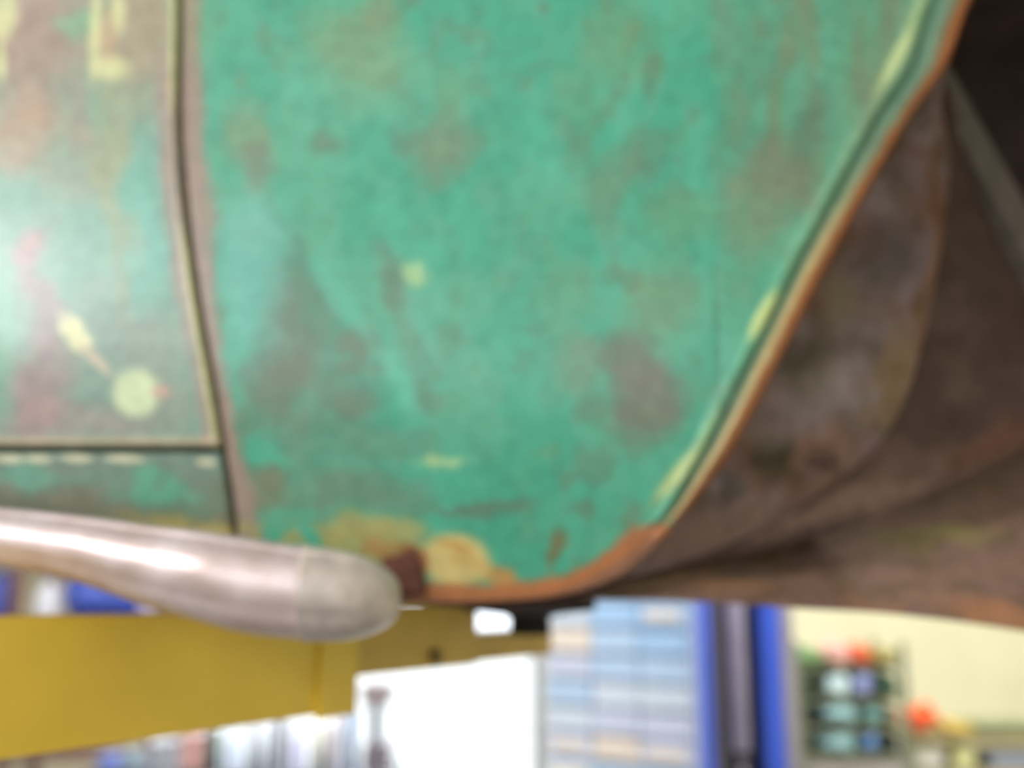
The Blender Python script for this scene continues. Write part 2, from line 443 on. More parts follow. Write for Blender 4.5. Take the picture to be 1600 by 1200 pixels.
# --- door
vd = np.concatenate([np.linspace(-460, 640, 270), np.linspace(643, 699.5, 30)])
Rd = seamx(vd) - 2.2
sd = np.concatenate([np.linspace(0, 0.955, 210), np.linspace(0.957, 1, 30)])
Ud = -560 + sd[None, :] * (Rd[:, None] + 560); Vd = np.repeat(vd[:, None], len(sd), 1)
de = Rd[:, None] - Ud; db = 699.5 - Vd
offd = 0.004 - 0.006 * (1 - sm(0, 8, de)) - 0.006 * (1 - sm(0, 8, db))
offd += 0.0016 * np.exp(-((de - 9) / 4.0) ** 2)
offd += 0.0016 * (fbm(Ud / 210 + 5, Vd / 210) - 0.5)
w = WearShade(Ud, Vd, (122, 168, 150))
w.mix(0.5 * sm(0.42, 0.66, fbm(Ud / 70 + 11, Vd / 130)), (150, 158, 142))
for a in [(60, 60, 90, 120, 10, (172, 142, 128), .85), (210, 60, 70, 110, 0, (164, 150, 126), .9), (40, 210, 60, 60, -20, (192, 156, 134), .8), (110, 250, 80, 60, 0, (160, 160, 138), .5),
          (130, 190, 20, 60, 0, (168, 150, 134), .6), (180, 260, 26, 120, 0, (160, 164, 126), .6), (195, 400, 14, 110, 0, (158, 160, 130), .55), (222, 300, 32, 70, 0, (112, 182, 164), .7), (225, 400, 30, 70, 0, (116, 186, 172), .6),
          (55, 560, 46, 150, -4, (170, 140, 142), .8), (150, 560, 90, 100, 0, (150, 150, 142), .45), (110, 660, 110, 26, 0, (176, 148, 144), .6), (240, 540, 50, 60, 0, (150, 158, 144), .6),
          (35, 390, 24, 22, 0, (186, 140, 142), .8), (60, 440, 18, 50, -30, (160, 150, 146), .8), (265, 640, 50, 60, 0, (148, 150, 136), .5),
          (5, 520, 40, 90, 0, (130, 196, 170), .6), (-120, 300, 120, 220, 0, (140, 176, 156), .5), (-300, 100, 150, 220, 0, (160, 150, 134), .6), (120, 30, 30, 25, 0, (120, 186, 140), .6)]:
    w.spot(*a)
CR = (218, 218, 170)
for a in [(149, 45, 9, 75, 3), (184, 18, 11, 34, 0), (172, 106, 30, 18, 0), (6, 25, 20, 40, 10), (2, 95, 8, 30, 0)]:
    w.spot(*a, (214, 216, 160), .85, .5, False)
w.spot(168, 55, 12, 40, 0, (196, 166, 130), .7, .5, False)
# chalky mark: blob, thin stroke, larger disc
w.spot(112, 512, 18, 22, -38, CR, 1, .35, False); w.spot(126, 535, 18, 16, 0, CR, 1, .35, False)
w.spot(150, 562, 34, 8, 46, (196, 184, 158), .95, .5, False)
w.spot(213, 614, 36, 37, 0, (206, 220, 178), 1, .3, False)
w.spot(252, 612, 14, 10, 0, (206, 168, 150), .9, .5, False)
w.spot(100, 495, 10, 14, -38, (196, 196, 170), .6, .5, False)
# stain and bare edges
w.mix(0.85 * (1 - sm(18, 44, de + (fbm(Ud / 20, Vd / 50) - .5) * 24)) * sm(60, 120, Vd), (162, 140, 130))
w.mix(np.exp(-((de - 7) / 6.0) ** 2) * interp([(-500, .9), (0, .95), (130, .9), (200, .3), (330, .3), (400, .9), (694, 1)], Vd), (206, 210, 150))
w.mix(0.9 * np.exp(-((db - 9) / 7.0) ** 2), (206, 186, 156))
door = grid_mesh('door', onto(Ud, Vd, offd), w.c, M_paint, car, -0.0014)

# --- sill below the door
vs_ = np.linspace(706, 872, 60); Rs = seamx(vs_) - 3
Us = -560 + np.linspace(0, 1, 240)[None, :] * (Rs[:, None] + 560); Vs = np.repeat(vs_[:, None], 240, 1)
offs = -0.0015 - 0.006 * (1 - sm(0, 6, Vs - 706)) - 0.005 * (1 - sm(0, 7, Rs[:, None] - Us))
w = WearShade(Us, Vs, (112, 152, 132))
w.mix(0.8 * sm(745, 790, w.wv), (122, 116, 98))
w.mix(0.5 * sm(.4, .65, fbm(Us / 90, Vs / 26)), (124, 122, 104))
w.mix(0.6 * (1 - sm(730, 760, w.wv)), (120, 142, 132))
w.spot(245, 762, 55, 16, 3, (96, 170, 140), .9); w.spot(30, 750, 50, 16, 0, (104, 166, 142), .7); w.spot(280, 785, 60, 14, 0, (100, 150, 124), .5)
w.mix(0.85 * sm(795, 815, w.wv - (Us - 340) * .10) * sm(120, 300, Us), (182, 166, 96))
for a in [(15, 717, 24), (60, 717, 20), (120, 716, 26), (195, 717, 32), (322, 722, 16), (-80, 717, 40)]:
    w.spot(a[0], a[1], a[2], 6, 2, (214, 210, 176), .9, .4, False)
sill = grid_mesh('sill_panel', onto(Us, Vs, offs), w.c, M_paint, car, -0.0014)

# --- dark jamb behind the gaps
gj = np.array([-500, 700.]), 
U0 = np.linspace(-560, 420, 60)[None, :] * np.ones((80, 1)); V0 = np.linspace(-460, 868, 80)[:, None] * np.ones((1, 60))
grid_mesh('door_jamb', onto(U0, V0, -0.011 * np.ones_like(U0)), None, M_dark, car)

# --- wheel arch interior: lofted, rusty
def loft(name, A, B, n, m, paint, bulge=0.0, rough=0.003, thick=0.0, mid=None):
    a = rail(A, n); b_ = rail(B, n)
    t = np.linspace(0, 1, m)[None, :, None]
    G = a[:, None, :] * (1 - t) + b_[:, None, :] * t
    U = G[..., 0]; V = G[..., 1]; Y = G[..., 2] + bulge * np.sin(np.pi * t[..., 0])
    Y = Y + rough * (fbm(U / 26, V / 26) - .5) * 2 + rough * 2.5 * (fbm(U / 90, V / 90) - .5)
    u = (U - 800) / F; vv = (600 - V) / F; c, s = math.cos(PITCH), math.sin(PITCH)
    tt = Y / (c - vv * s)
    P = np.stack([tt * u, Y, CAM[2] + tt * (s + vv * c)], -1)
    return grid_mesh(name, P, paint(U, V), M_rust, car, thick)

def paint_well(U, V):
    w = WearShade(U, V, (122, 103, 104))
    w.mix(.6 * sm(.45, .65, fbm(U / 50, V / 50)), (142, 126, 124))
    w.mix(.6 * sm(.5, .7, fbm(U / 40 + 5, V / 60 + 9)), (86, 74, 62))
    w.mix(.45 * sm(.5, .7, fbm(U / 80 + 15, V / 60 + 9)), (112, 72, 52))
    for a in [(1265, 570, 42, 60, 0, (72, 64, 46), .8), (1205, 708, 28, 38, 0, (66, 60, 42), .9), (1385, 400, 40, 60, 0, (76, 68, 64), .6), (1140, 765, 22, 16, 0, (80, 76, 70), .7),
              (1320, 600, 70, 60, 0, (146, 134, 128), .6), (1350, 480, 60, 60, 0, (110, 100, 96), .5), (1300, 470, 30, 40, 0, (120, 110, 84), .6), (1210, 640, 60, 50, 0, (138, 124, 122), .6),
              (1400, 590, 24, 90, 12, (130, 104, 72), .7), (1380, 660, 26, 30, 0, (128, 102, 78), .6), (1310, 720, 50, 26, -30, (126, 92, 74), .5), (1120, 830, 120, 40, -20, (136, 106, 90), .6),
              (1450, 460, 12, 120, 8, (120, 84, 56), .7), (1470, 330, 12, 100, 0, (108, 72, 48), .7), (1290, 700, 50, 20, -30, (136, 100, 80), .5)]:
        w.spot(*a)
    return w.c

A0 = [(1610, -300, 1.03), (1530, -120, 1.03), (1468, 90, 1.02), (1370, 250, 1.02), (1242, 480, 1.02), (1152, 665, 1.025), (1062, 795, 1.03), (990, 870, 1.045), (860, 915, 1.06)]
A1 = [(1640, -300, 1.10), (1560, -120, 1.10), (1475, 130, 1.10), (1484, 260, 1.14), (1450, 500, 1.15), (1385, 680, 1.14), (1235, 800, 1.115), (1040, 888, 1.08), (860, 926, 1.068)]
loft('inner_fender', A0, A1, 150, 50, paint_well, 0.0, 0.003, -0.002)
B0 = [(1470, 120, 1.12), (1484, 260, 1.143), (1450, 500, 1.153), (1386, 680, 1.141), (1235, 800, 1.1155), (1040, 888, 1.0805), (860, 926, 1.0685)]
B1 = [(1500, 130, 1.24), (1610, 330, 1.34), (1800, 540, 1.36), (1790, 590, 1.26), (1520, 742, 1.17), (1250, 848, 1.125), (870, 930, 1.072)]
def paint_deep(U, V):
    w = WearShade(U, V, (74, 56, 48))
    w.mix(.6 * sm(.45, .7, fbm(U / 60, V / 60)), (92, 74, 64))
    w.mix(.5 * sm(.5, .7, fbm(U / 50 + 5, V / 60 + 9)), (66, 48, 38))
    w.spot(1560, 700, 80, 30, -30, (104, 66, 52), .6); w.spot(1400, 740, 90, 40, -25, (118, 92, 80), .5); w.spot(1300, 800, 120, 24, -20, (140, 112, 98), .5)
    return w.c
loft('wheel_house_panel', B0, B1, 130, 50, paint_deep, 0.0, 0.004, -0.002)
C0 = [(930, 920, 1.09), (1100, 862, 1.165), (1250, 820, 1.26), (1400, 760, 1.32), (1600, 668, 1.40), (1850, 545, 1.45)]
C1 = [(905, 936, 1.075), (1100, 941, 1.09), (1250, 951, 1.10), (1400, 960, 1.11), (1600, 987, 1.12), (1850, 1040, 1.13)]
def paint_low(U, V):
    w = WearShade(U, V, (134, 106, 92))
    w.mix(.6 * sm(.45, .65, fbm(U / 90, V / 22)), (140, 108, 92))
    w.mix(.5 * sm(.5, .7, fbm(U / 60 + 5, V / 20 + 9)), (104, 84, 60))
    w.spot(1500, 842, 60, 16, 0, (156, 142, 90), .85); w.spot(1420, 850, 50, 18, 0, (136, 124, 76), .6)
    w.spot(1560, 968, 90, 22, 8, (176, 122, 86), .8, .5); w.spot(1100, 922, 120, 14, 3, (166, 124, 92), .7); w.spot(1370, 945, 60, 10, 3, (164, 116, 82), .6)
    w.spot(1300, 905, 30, 20, 0, (96, 72, 62), .5)
    return w.c
loft('lower_valance', C0, C1, 130, 40, paint_low, 0.012, 0.003, -0.003)

# strut crossing the wheel house
S0 = at(1422, 85, 1.16); S1 = at(1690, 560, 1.30)
Mx = oriented(S0, S1); Ls = (S1 - S0).length
b = nb(); box(b, -0.01, Ls, -0.02, 0.02, -0.028, 0.028, Mx)
obj('strut', b, mat('dull_strut_steel', (92, 82, 74), 0.7, var=0.25, scale=30, bump=0.3), car, bevel=0.004)

# wheel house back, with roof and end wall added to keep it dark
b = nb()
x0, x1, z0, z1 = 0.40, 1.75, 1.64, 2.62
box(b, 0.35, x1, 1.78, 1.80, z0, z1); box(b, 0.35, x1, 1.06, 1.80, z1, z1 + .02); box(b, x1, x1 + .02, 1.06, 1.80, z0, z1)
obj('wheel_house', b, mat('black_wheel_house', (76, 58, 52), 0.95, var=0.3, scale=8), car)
# outer body beyond the arch, out of the picture
b = nb(); box(b, 1.02, 1.77, 1.03, 1.05, 2.15, 2.64); obj('rear_wing', b, mat('plain_green_paint', (97, 176, 148), 0.4), car, bevel=0.004)

# floor pan, rails and far side of the body
b = nb(); box(b, -2.3, 0.36, 1.09, 2.62, 1.742, 1.754)
for k in range(6): box(b, -2.2 + k * 0.42, -2.16 + k * 0.42, 1.12, 2.55, 1.727, 1.742)
obj('floor_pan', b, M_under, car)
obj('jacking_outrigger', box(nb(), xat(660, 930, 1.4), xat(925, 930, 1.4), 1.34, 1.50, 1.606, 1.742), M_under, car, bevel=0.006)
obj('far_side_panel', box(nb(), -2.3, 1.75, 2.62, 2.66, 1.73, 2.62), M_under, car, bevel=0.006)
# pinch weld under the rust line
pw = rail([(660, 944, 1.085), (720, 948, 1.085), (800, 951, 1.085), (880, 946, 1.085), (930, 930, 1.088)], 60)
G = np.zeros((60, 6, 3))
for i, (a_, b_, y_) in enumerate(pw):
    for j, dy in enumerate(np.linspace(-24, 1, 6)):
        p = at(a_, b_ + dy, y_ - 0.002 * j); G[i, j] = p
wc = np.zeros((60, 6, 3)); wc[:] = (78, 58, 52); wc[:, :3] = (132, 84, 66)
grid_mesh('pinch_weld', G, wc, M_rust, car, -0.003)

# rusty jacking bracket beside the running board end
c4 = [at(598, 872, 1.045), at(655, 852, 1.045), at(668, 930, 1.05), at(606, 938, 1.05)]
b = nb()
f_ = [b.verts.new(p) for p in c4]; g_ = [b.verts.new((p.x, p.y + 0.05, p.z)) for p in c4]
b.faces.new(f_); b.faces.new(g_[::-1])
for i in range(4): b.faces.new((f_[i], g_[i], g_[(i + 1) % 4], f_[(i + 1) % 4]))
bmesh.ops.recalc_face_normals(b, faces=b.faces)
for q in b.verts: q.co.y -= 0.012
obj('jacking_bracket', b, mat('dark_red_rust', (96, 54, 40), 0.85, var=0.4, scale=60, bump=0.6), car, bevel=0.003)

# --- running board: polished strip with a rounded end
M_board = bpy.data.materials.new('dull_polished_metal'); M_board.use_nodes = True
nt = M_board.node_tree; bs = nt.nodes['Principled BSDF']
bs.inputs['Base Color'].default_value = (*srgb(196, 178, 172), 1); bs.inputs['Metallic'].default_value = 0.35; bs.inputs['Roughness'].default_value = 0.24
tcn = nt.nodes.new('ShaderNodeTexCoord'); nz = nt.nodes.new('ShaderNodeTexNoise'); nz.inputs['Scale'].default_value = 22; nz.inputs['Detail'].default_value = 6
nt.links.new(tcn.outputs['Object'], nz.inputs['Vector'])
rp = nt.nodes.new('ShaderNodeValToRGB'); rp.color_ramp.elements[0].position = .35; rp.color_ramp.elements[1].position = .7
rp.color_ramp.elements[0].color = (*srgb(190, 168, 162), 1); rp.color_ramp.elements[1].color = (*srgb(216, 200, 202), 1)
nt.links.new(nz.outputs['Fac'], rp.inputs['Fac']); nt.links.new(rp.outputs['Color'], bs.inputs['Base Color'])
mr = nt.nodes.new('ShaderNodeMapRange'); mr.inputs['To Min'].default_value = .22; mr.inputs['To Max'].default_value = .40
nt.links.new(nz.outputs['Fac'], mr.inputs['Value']); nt.links.new(mr.outputs['Result'], bs.inputs['Roughness'])
M_cap = mat('scuffed_end_metal', (198, 184, 176), 0.42, 0.2, var=0.3, scale=30)

_pp = [(.9, .9), (.3, .98), (-.25, 1.0), (-.58, .99), (-.74, .9), (-.74, .82), (-.84, .70), (-.95, .45), (-1.0, .1), (-.99, -.22), (-.93, -.40), (-.90, -.50), (-.84, -.68), (-.66, -.88), (-.3, -1.0), (.3, -.98), (.9, -.85), (1.0, 0)]
PROF = rail(_pp + [_pp[0]], 61)[:60]
def strip(name, secs, m, seg=60, cap0=True):
    """secs: (px, cy, half height px, Y centre, depth radius)"""
    b = nb(); rings = []
    for px, cy, hh, Y, rd in secs:
        c = at(px, cy, Y); hz = (at(px, cy - hh, Y).z - at(px, cy + hh, Y).z) / 2
        ring = []
        for k in range(seg):
            a = 2 * math.pi * k / seg
            y_, z_ = PROF[k]
            ring.append(b.verts.new((c.x, c.y + rd * y_, c.z + hz * z_)))
        rings.append(ring)
    for r0, r1 in zip(rings[:-1], rings[1:]):
        for k in range(seg):
            k2 = (k + 1) % seg; b.faces.new((r0[k], r1[k], r1[k2], r0[k2]))
    b.faces.new(rings[0]); b.faces.new(rings[-1][::-1])
    bmesh.ops.recalc_face_normals(b, faces=b.faces)
    return obj(name, b, m, None, True)
KS = [(-560, 748, 32, .95, .045), (-300, 790, 36, .95, .047), (-100, 820, 40, .945, .05), (0, 838, 43, .94, .052), (80, 850, 47, .935, .053), (150, 862, 52, .93, .054), (250, 886, 63, .925, .055), (330, 902, 70, .92, .056), (400, 916, 73, .92, .057), (487, 927, 71, .92, .058)]
main = strip('running_board', rail(KS, 70), M_board)
main.parent = car; main.matrix_parent_inverse = Matrix.Translation(-car.location)
KC = [(484, 927, 73, .92, .060), (489, 927, 74, .92, .061), (494, 927.5, 72, .92, .060), (515, 929, 71, .92, .059), (540, 931, 69, .92, .057), (563, 932, 64, .92, .053), (583, 933, 57, .92, .047), (600, 934, 48, .92, .039), (612, 935, 38, .92, .030), (620, 935, 27, .92, .020), (624.5, 935, 14, .92, .010), (625.5, 935, 3, .92, .002)]
capo = strip('end_cap', KC, M_cap)
capo.parent = main; capo.matrix_parent_inverse = (Matrix.Translation(car.location) @ Matrix.Translation(-car.location)).inverted()
b = nb(); box(b, -1.3, -0.35, 0.945, 1.03, 1.638, 1.652)
obj('board_bracket', b, M_under, car)

# ------------------------------------------------------------------ lift near side: yellow arm
M_yel = mat('yellow_lift_paint', (242, 202, 66), 0.36, var=0.06, scale=9)
M_yel2 = mat('duller_yellow_paint', (224, 184, 84), 0.5, var=0.12, scale=16)  # duller yellow for the inner arm and pad carrier
M_rub = mat('black_rubber', (30, 28, 28), 0.8)
M_steel = mat('grey_steel', (150, 150, 150), 0.35, 0.8)
A = at(0, 965, 0.85); B = at(545, 955, 1.21)
za = 1.6 - 0.018; zb = at(0, 1190, 0.85).z
dirv = Vector((B.x - A.x, B.y - A.y, 0)); Lr = dirv.length; dirn = dirv.normalized()
lift = empty('car_lift', (A.x - dirn.x * 0.95, A.y - dirn.y * 0.95, 0), 'yellow steel lift arm with black rubber pad reaching under the green car', 'lift')
def pt(s): return Vector((A.x + dirn.x * s, A.y + dirn.y * s, 0))
Mx = oriented(pt(0), pt(Lr))
th = 0.12; wall = 0.010
b = nb()
box(b, -1.0, Lr, 0, wall, zb, za, Mx); box(b, -1.0, Lr, th - wall, th, zb, za, Mx)
box(b, -1.0, Lr, wall, th - wall, za - wall, za, Mx); box(b, -1.0, Lr, wall, th - wall, zb, zb + wall, Mx)
obj('outer_arm', b, M_yel, lift)
# inner telescoping arm
s_in = (xat(755, 1000, 1.36) - A.x) / dirn.x
b = nb(); box(b, Lr + .001, s_in, wall + .004, th - wall - .004, zb + wall + .026, at(750, 944, 1.37).z, Mx)
obj('inner_arm', b, M_yel2, lift, bevel=0.003)
b = nb(); box(b, Lr - 0.05, Lr + 0.012, -0.006, 0.0, zb - 0.004, za - .01, Mx)
obj('collar_plate', b, M_yel, lift, bevel=0.002)
# pad carrier plate
s_pl = (xat(886, 1010, 1.42) - A.x) / dirn.x
b = nb(); box(b, s_in - .06, s_pl, wall + .006, th - wall - .006, at(800, 1040, 1.38).z, at(800, 994, 1.38).z, Mx)
obj('pad_carrier', b, M_yel2, lift, bevel=0.002)
pc = at(828, 990, 1.42); zt = 1.6055
carz = at(800, 994, 1.38).z
b = lathe(nb(), [(0.028, carz), (0.028, zt - .036), (0.036, zt - .032), (0.088, zt - .026), (0.092, zt - .022), (0.092, zt - .002), (0.086, zt)], 32, Matrix.Translation((pc.x, pc.y, 0)))
obj('rubber_pad', b, M_rub, lift)
bl = nb(); lathe(bl, [(0.010, 0), (0.010, .006), (0.006, .009), (0, .009)], 10, Matrix.Translation(Vector((0, 0, 0))))
bl.transform(Mx @ Matrix.Translation((s_in - 0.10, wall + .003, zb + .052)) @ Matrix.Rotation(math.radians(90), 4, 'X'))
obj('bolt', bl, mat('dull_bolt', (110, 92, 60), .5, .5), lift)
# column at the left, outside the picture
px_, py_ = lift.location.x, lift.location.y
cx, cy = px_ - 0.62, py_ - 0.02
b = nb(); box(b, cx - .28, cx - .26, cy - .14, cy + .2, 0.02, 2.9); box(b, cx - .28, cx - .05, cy - .14, cy - .12, 0.02, 2.9); box(b, cx - .28, cx - .05, cy + .18, cy + .2, 0.02, 2.9)
M_blue = mat('blue_lift_paint', (62, 94, 206), 0.4, var=0.05, scale=6)
obj('column', b, M_blue, lift)
obj('carriage', box(nb(), cx - .24, cx + .02, cy - .10, cy + .16, 1.2, 1.75), M_blue, lift, bevel=.006)
obj('carriage_bracket', box(nb(), cx + .02, px_ + .10, py_ - .09, py_ + .11, zb - .02, zb - .004), M_blue, lift, bevel=.003)
obj('carriage_bracket', box(nb(), cx + .02, px_ + .10, py_ - .09, py_ + .11, za + .004, za + .02), M_blue, lift, bevel=.003)
obj('pivot_pin', lathe(nb(), [(.022, zb - .03), (.022, za + .03)], 16, Matrix.Translation((px_ + .05, py_ + .04, 0))), M_steel, lift, True)
obj('base_plate', box(nb(), cx - .36, cx + .1, cy - .22, cy + .28, 0, 0.02), M_blue, lift)

# ------------------------------------------------------------------ far lift column
CY = 3.4
def X(px, Y=CY, py=1060): return xat(px, py, Y)
col = empty('lift_column', (X(1155), CY, 0), 'blue open-channel lift column with grey cylinder left of the cream wall', 'lift column')
def cbox(name, p0, p1, y0, y1, z0, z1, m, bev=.003, par=col):
    return obj(name, box(nb(), X(p0), X(p1), y0, y1, z0, z1), m, par, bevel=bev)
cbox('channel_flange', 1096, 1110, CY - .02, CY + .12, 0.02, 2.9, M_blue)
cbox('channel_flange', 1192, 1220, CY - .02, CY + .12, 0.02, 2.9, M_blue)
cbox('channel_back', 1110, 1192, CY + .09, CY + .12, 0.02, 2.9, mat('dark_channel_inside', (40, 38, 42), .6))  # channel back coloured darker than the blue flanges
cbox('slide_rail', 1112, 1138, CY + .05, CY + .09, 0.05, 2.88, mat('dark_grey_rail', (98, 92, 94), .5))
b = lathe(nb(), [(0.027, at(1155, 1178, CY).z), (0.030, at(1155, 1176, CY).z), (0.030, 2.5), (0.022, 2.52), (0.022, 2.8)], 20, Matrix.Translation((X(1157), CY + .03, 0)))
obj('hydraulic_cylinder', b, mat('lilac_grey_cylinder', (190, 180, 200), .4, 0.0), col, True)
b = lathe(nb(), [(0.018, 0.05), (0.018, at(1155, 1178, CY).z)], 14, Matrix.Translation((X(1157), CY + .03, 0)))
obj('piston_rod', b, mat('dark_rod', (70, 66, 70), .4, .5), col, True)
cbox('base_plate', 1070, 1240, CY - .1, CY + .35, 0, 0.02, M_blue)
cbox('side_conduit', 1221, 1246, CY + .02, CY + .10, 0.02, 2.9, mat('grey_conduit', (158, 150, 154), .5), .008)

# ------------------------------------------------------------------ pale blue parts cabinet with drawers
cab_y = 4.15
pL = Vector((xat(850, 1060, 4.35), 4.35, 0)); pR = Vector((xat(1088, 1060, 3.95), 3.95, 0))
Mc = oriented(pL, pR); Wc = (pR - pL).length
cab = empty('drawer_cabinet', ((pL.x + pR.x) / 2, (pL.y + pR.y) / 2, 0), 'tall pale blue small-parts cabinet with rows of drawers left of blue column', 'cabinet')
M_cab = mat('pale_blue_enamel', (224, 230, 246), .45, var=.04, scale=5)
M_dr = [mat('light_blue_drawer', (200, 226, 254), .4, var=.04), mat('lilac_drawer', (222, 228, 248), .4, var=.04), mat('white_blue_drawer', (228, 240, 254), .4, var=.04), mat('cream_drawer', (252, 238, 222), .4, var=.03), mat('sky_blue_drawer', (182, 218, 254), .4, var=.04)]
b = nb(); box(b, 0, .02, 0, .4, 0, 2.1, Mc); box(b, Wc - .02, Wc, 0, .4, 0, 2.1, Mc); box(b, 0, Wc, .38, .4, 0, 2.1, Mc)
box(b, .02, Wc - .02, .0, .38, 2.08, 2.1, Mc)
obj('body', b, M_cab, cab)
rows = [0.02 + .104 * k for k in range(20)]
random.seed(5)
pal = {11: (0, 2, 2), 12: (1, 0, 0), 13: (3, 0, 4), 14: (2, 4, 4), 10: (2, 1, 1), 9: (1, 3, 1), 8: (2, 0, 0), 7: (2, 1, 2), 6: (3, 3, 0), 5: (2, 0, 1), 15: (2, 0, 4), 16: (1, 2, 2)}
for k, z in enumerate(rows):
    dv = nb(); box(dv, .02, Wc - .02, .01, .36, z - .004, z + .004, Mc); obj('shelf', dv, M_cab, cab)
    n = 3; wd_ = (Wc - .04) / n
    for j in range(n):
        mi = pal.get(k, None); mi = mi[j] if mi else random.choice((0, 1, 2, 2, 4))
        bb = nb(); dz = random.uniform(-.0, .006)
        box(bb, .02 + j * wd_ + .006, .02 + (j + 1) * wd_ - .006, -0.012 - dz, .3, z + .006, z + .094, Mc)
        d_ = obj('drawer', bb, M_dr[mi], cab, bevel=.004)
        if k in (9,) or random.random() < .06:
            lb = nb(); box(lb, .02 + j * wd_ + .03, .02 + (j + 1) * wd_ - .03, -0.018 - dz, -0.012 - dz, z + .03, z + .07, Mc)
            l_ = obj('label_card', lb, M_dr[3], None); l_.parent = d_
            l_.matrix_parent_inverse = d_.matrix_parent_inverse.copy() if False else Matrix.Translation(-Vector(cab.location)).inverted() @ Matrix.Translation(-Vector(cab.location))
# ------------------------------------------------------------------ rack of folded sacks, right
RY = 4.1
def RX(px): return xat(px, 1080, RY)
rack = empty('storage_rack', (RX(1330), RY + .15, 0), 'dark open metal storage rack stacked with bundles against cream wall', 'rack')
M_rack = mat('olive_grey_rack', (128, 132, 104), .5)
for px in (1247, 1414):
    for yy in (RY, RY + .32):
        obj('upright', box(nb(), RX(px) - .012, RX(px) + .012, yy - .012, yy + .012, 0, zat(1004, RY)), M_rack, rack)
shelf_py = [1044, 1094, 1138, 1182]
for py in shelf_py + [1290, 1420]:
    z = zat(py, RY); obj('shelf', box(nb(), RX(1247), RX(1414), RY - .01, RY + .33, z - .006, z + .006), M_rack, rack)

obj('lower_panel', box(nb(), RX(1250), RX(1412), RY + .002, RY + .012, 0.06, zat(1183, RY) - .008), mat('grey_lower_panel', (168, 160, 154), .6), rack)
obj('back_panel', box(nb(), RX(1250), RX(1412), RY + .318, RY + .322, 0.06, zat(1046, RY)), mat('olive_back_panel', (78, 88, 62), .7), rack)
def sack(name, px0, px1, py0, py1, Y, colr, label, seed, dep=.12, tilt=0, group=None, cat='bundle'):
    """soft folded bundle resting at py1 (bottom)"""
    rnd = random.Random(seed)
    xa, xb = xat(px0, py1, Y), xat(px1, py1, Y); zb_, zt_ = zat(py1, Y), zat(py0, Y)
    b = bmesh.new(); bmesh.ops.create_icosphere(b, subdivisions=3, radius=1.0)
    ph = [rnd.uniform(0, 6) for _ in range(4)]
    for q in b.verts:
        c = q.co; e = .6
        x, y, z = [math.copysign(abs(t) ** e, t) for t in c]
        r = 1 + .06 * math.sin(5 * c.x + ph[0]) + .05 * math.sin(7 * c.z + 3 * c.x + ph[1]) + .05 * math.sin(6 * c.y + ph[2])
        z2 = z * (1 + .18 * math.sin(4 * c.x + ph[3]))
        q.co = (x * r * (xb - xa) / 2, y * r * dep, max(-1, z2) * (zt_ - zb_) / 2)
    if tilt: bmesh.ops.rotate(b, verts=b.verts, cent=(0, 0, 0), matrix=Matrix.Rotation(math.radians(tilt), 3, 'Y'))
    mz = min(q.co.z for q in b.verts)
    o = obj(name, b, mat(name + '_cloth', colr, .7, var=.12, scale=20, bump=.2), None, True)
    o.location = ((xa + xb) / 2, Y + dep * .9, zb_ - mz + .001)
    tag(o, label, cat, group)
    return o
S = [  # px0 px1 py0 py1 colour label
    (1252, 1292, 1014, 1042, (120, 156, 96), 'light green folded bundle on the top shelf of the rack, far left'),
    (1296, 1336, 1006, 1042, (232, 176, 160), 'pale pink bundle on the rack top between green and red ones'),
    (1338, 1362, 1010, 1042, (222, 98, 60), 'small bright red bundle on the top shelf of the rack'),
    (1364, 1410, 1012, 1042, (150, 136, 70), 'olive brown bundle at the right end of the rack top'),
    (1250, 1288, 1050, 1092, (56, 70, 42), 'dark green bundle at the left of the second shelf'),
    (1292, 1330, 1050, 1092, (216, 240, 240), 'white bundle in the middle of the second shelf'),
    (1336, 1368, 1048, 1092, (150, 160, 206), 'lilac blue bundle beside the white one on the second shelf'),
    (1372, 1410, 1056, 1092, (64, 92, 66), 'dark green bundle at the right of the second shelf'),
    (1250, 1281, 1104, 1136, (50, 56, 38), 'blackish green bundle at the left of the third shelf'),
    (1284, 1348, 1098, 1136, (150, 188, 188), 'wide pale teal bundle on the third shelf of the rack'),
    (1353, 1384, 1102, 1136, (126, 172, 164), 'teal bundle beside the wide one on the third shelf'),
    (1387, 1410, 1104, 1136, (140, 130, 104), 'small tan bundle at the right end of the third shelf'),
    (1250, 1279, 1150, 1180, (58, 60, 40), 'dark olive bundle at the left of the lowest visible shelf'),
    (1282, 1346, 1142, 1180, (156, 196, 196), 'wide pale teal bundle on the lowest visible shelf'),
    (1351, 1377, 1142, 1180, (120, 158, 206), 'small blue bundle on the lowest visible shelf'),
    (1382, 1410, 1148, 1180, (58, 68, 54), 'blackish bundle at the right of the lowest visible shelf'),
]
for i, (a0, a1, b0, b1, c_, lb_) in enumerate(S):
    sack('cloth_bundle', a0, a1, b0, b1, RY, c_, lb_, i, dep=.13, group='bundles on the storage rack')

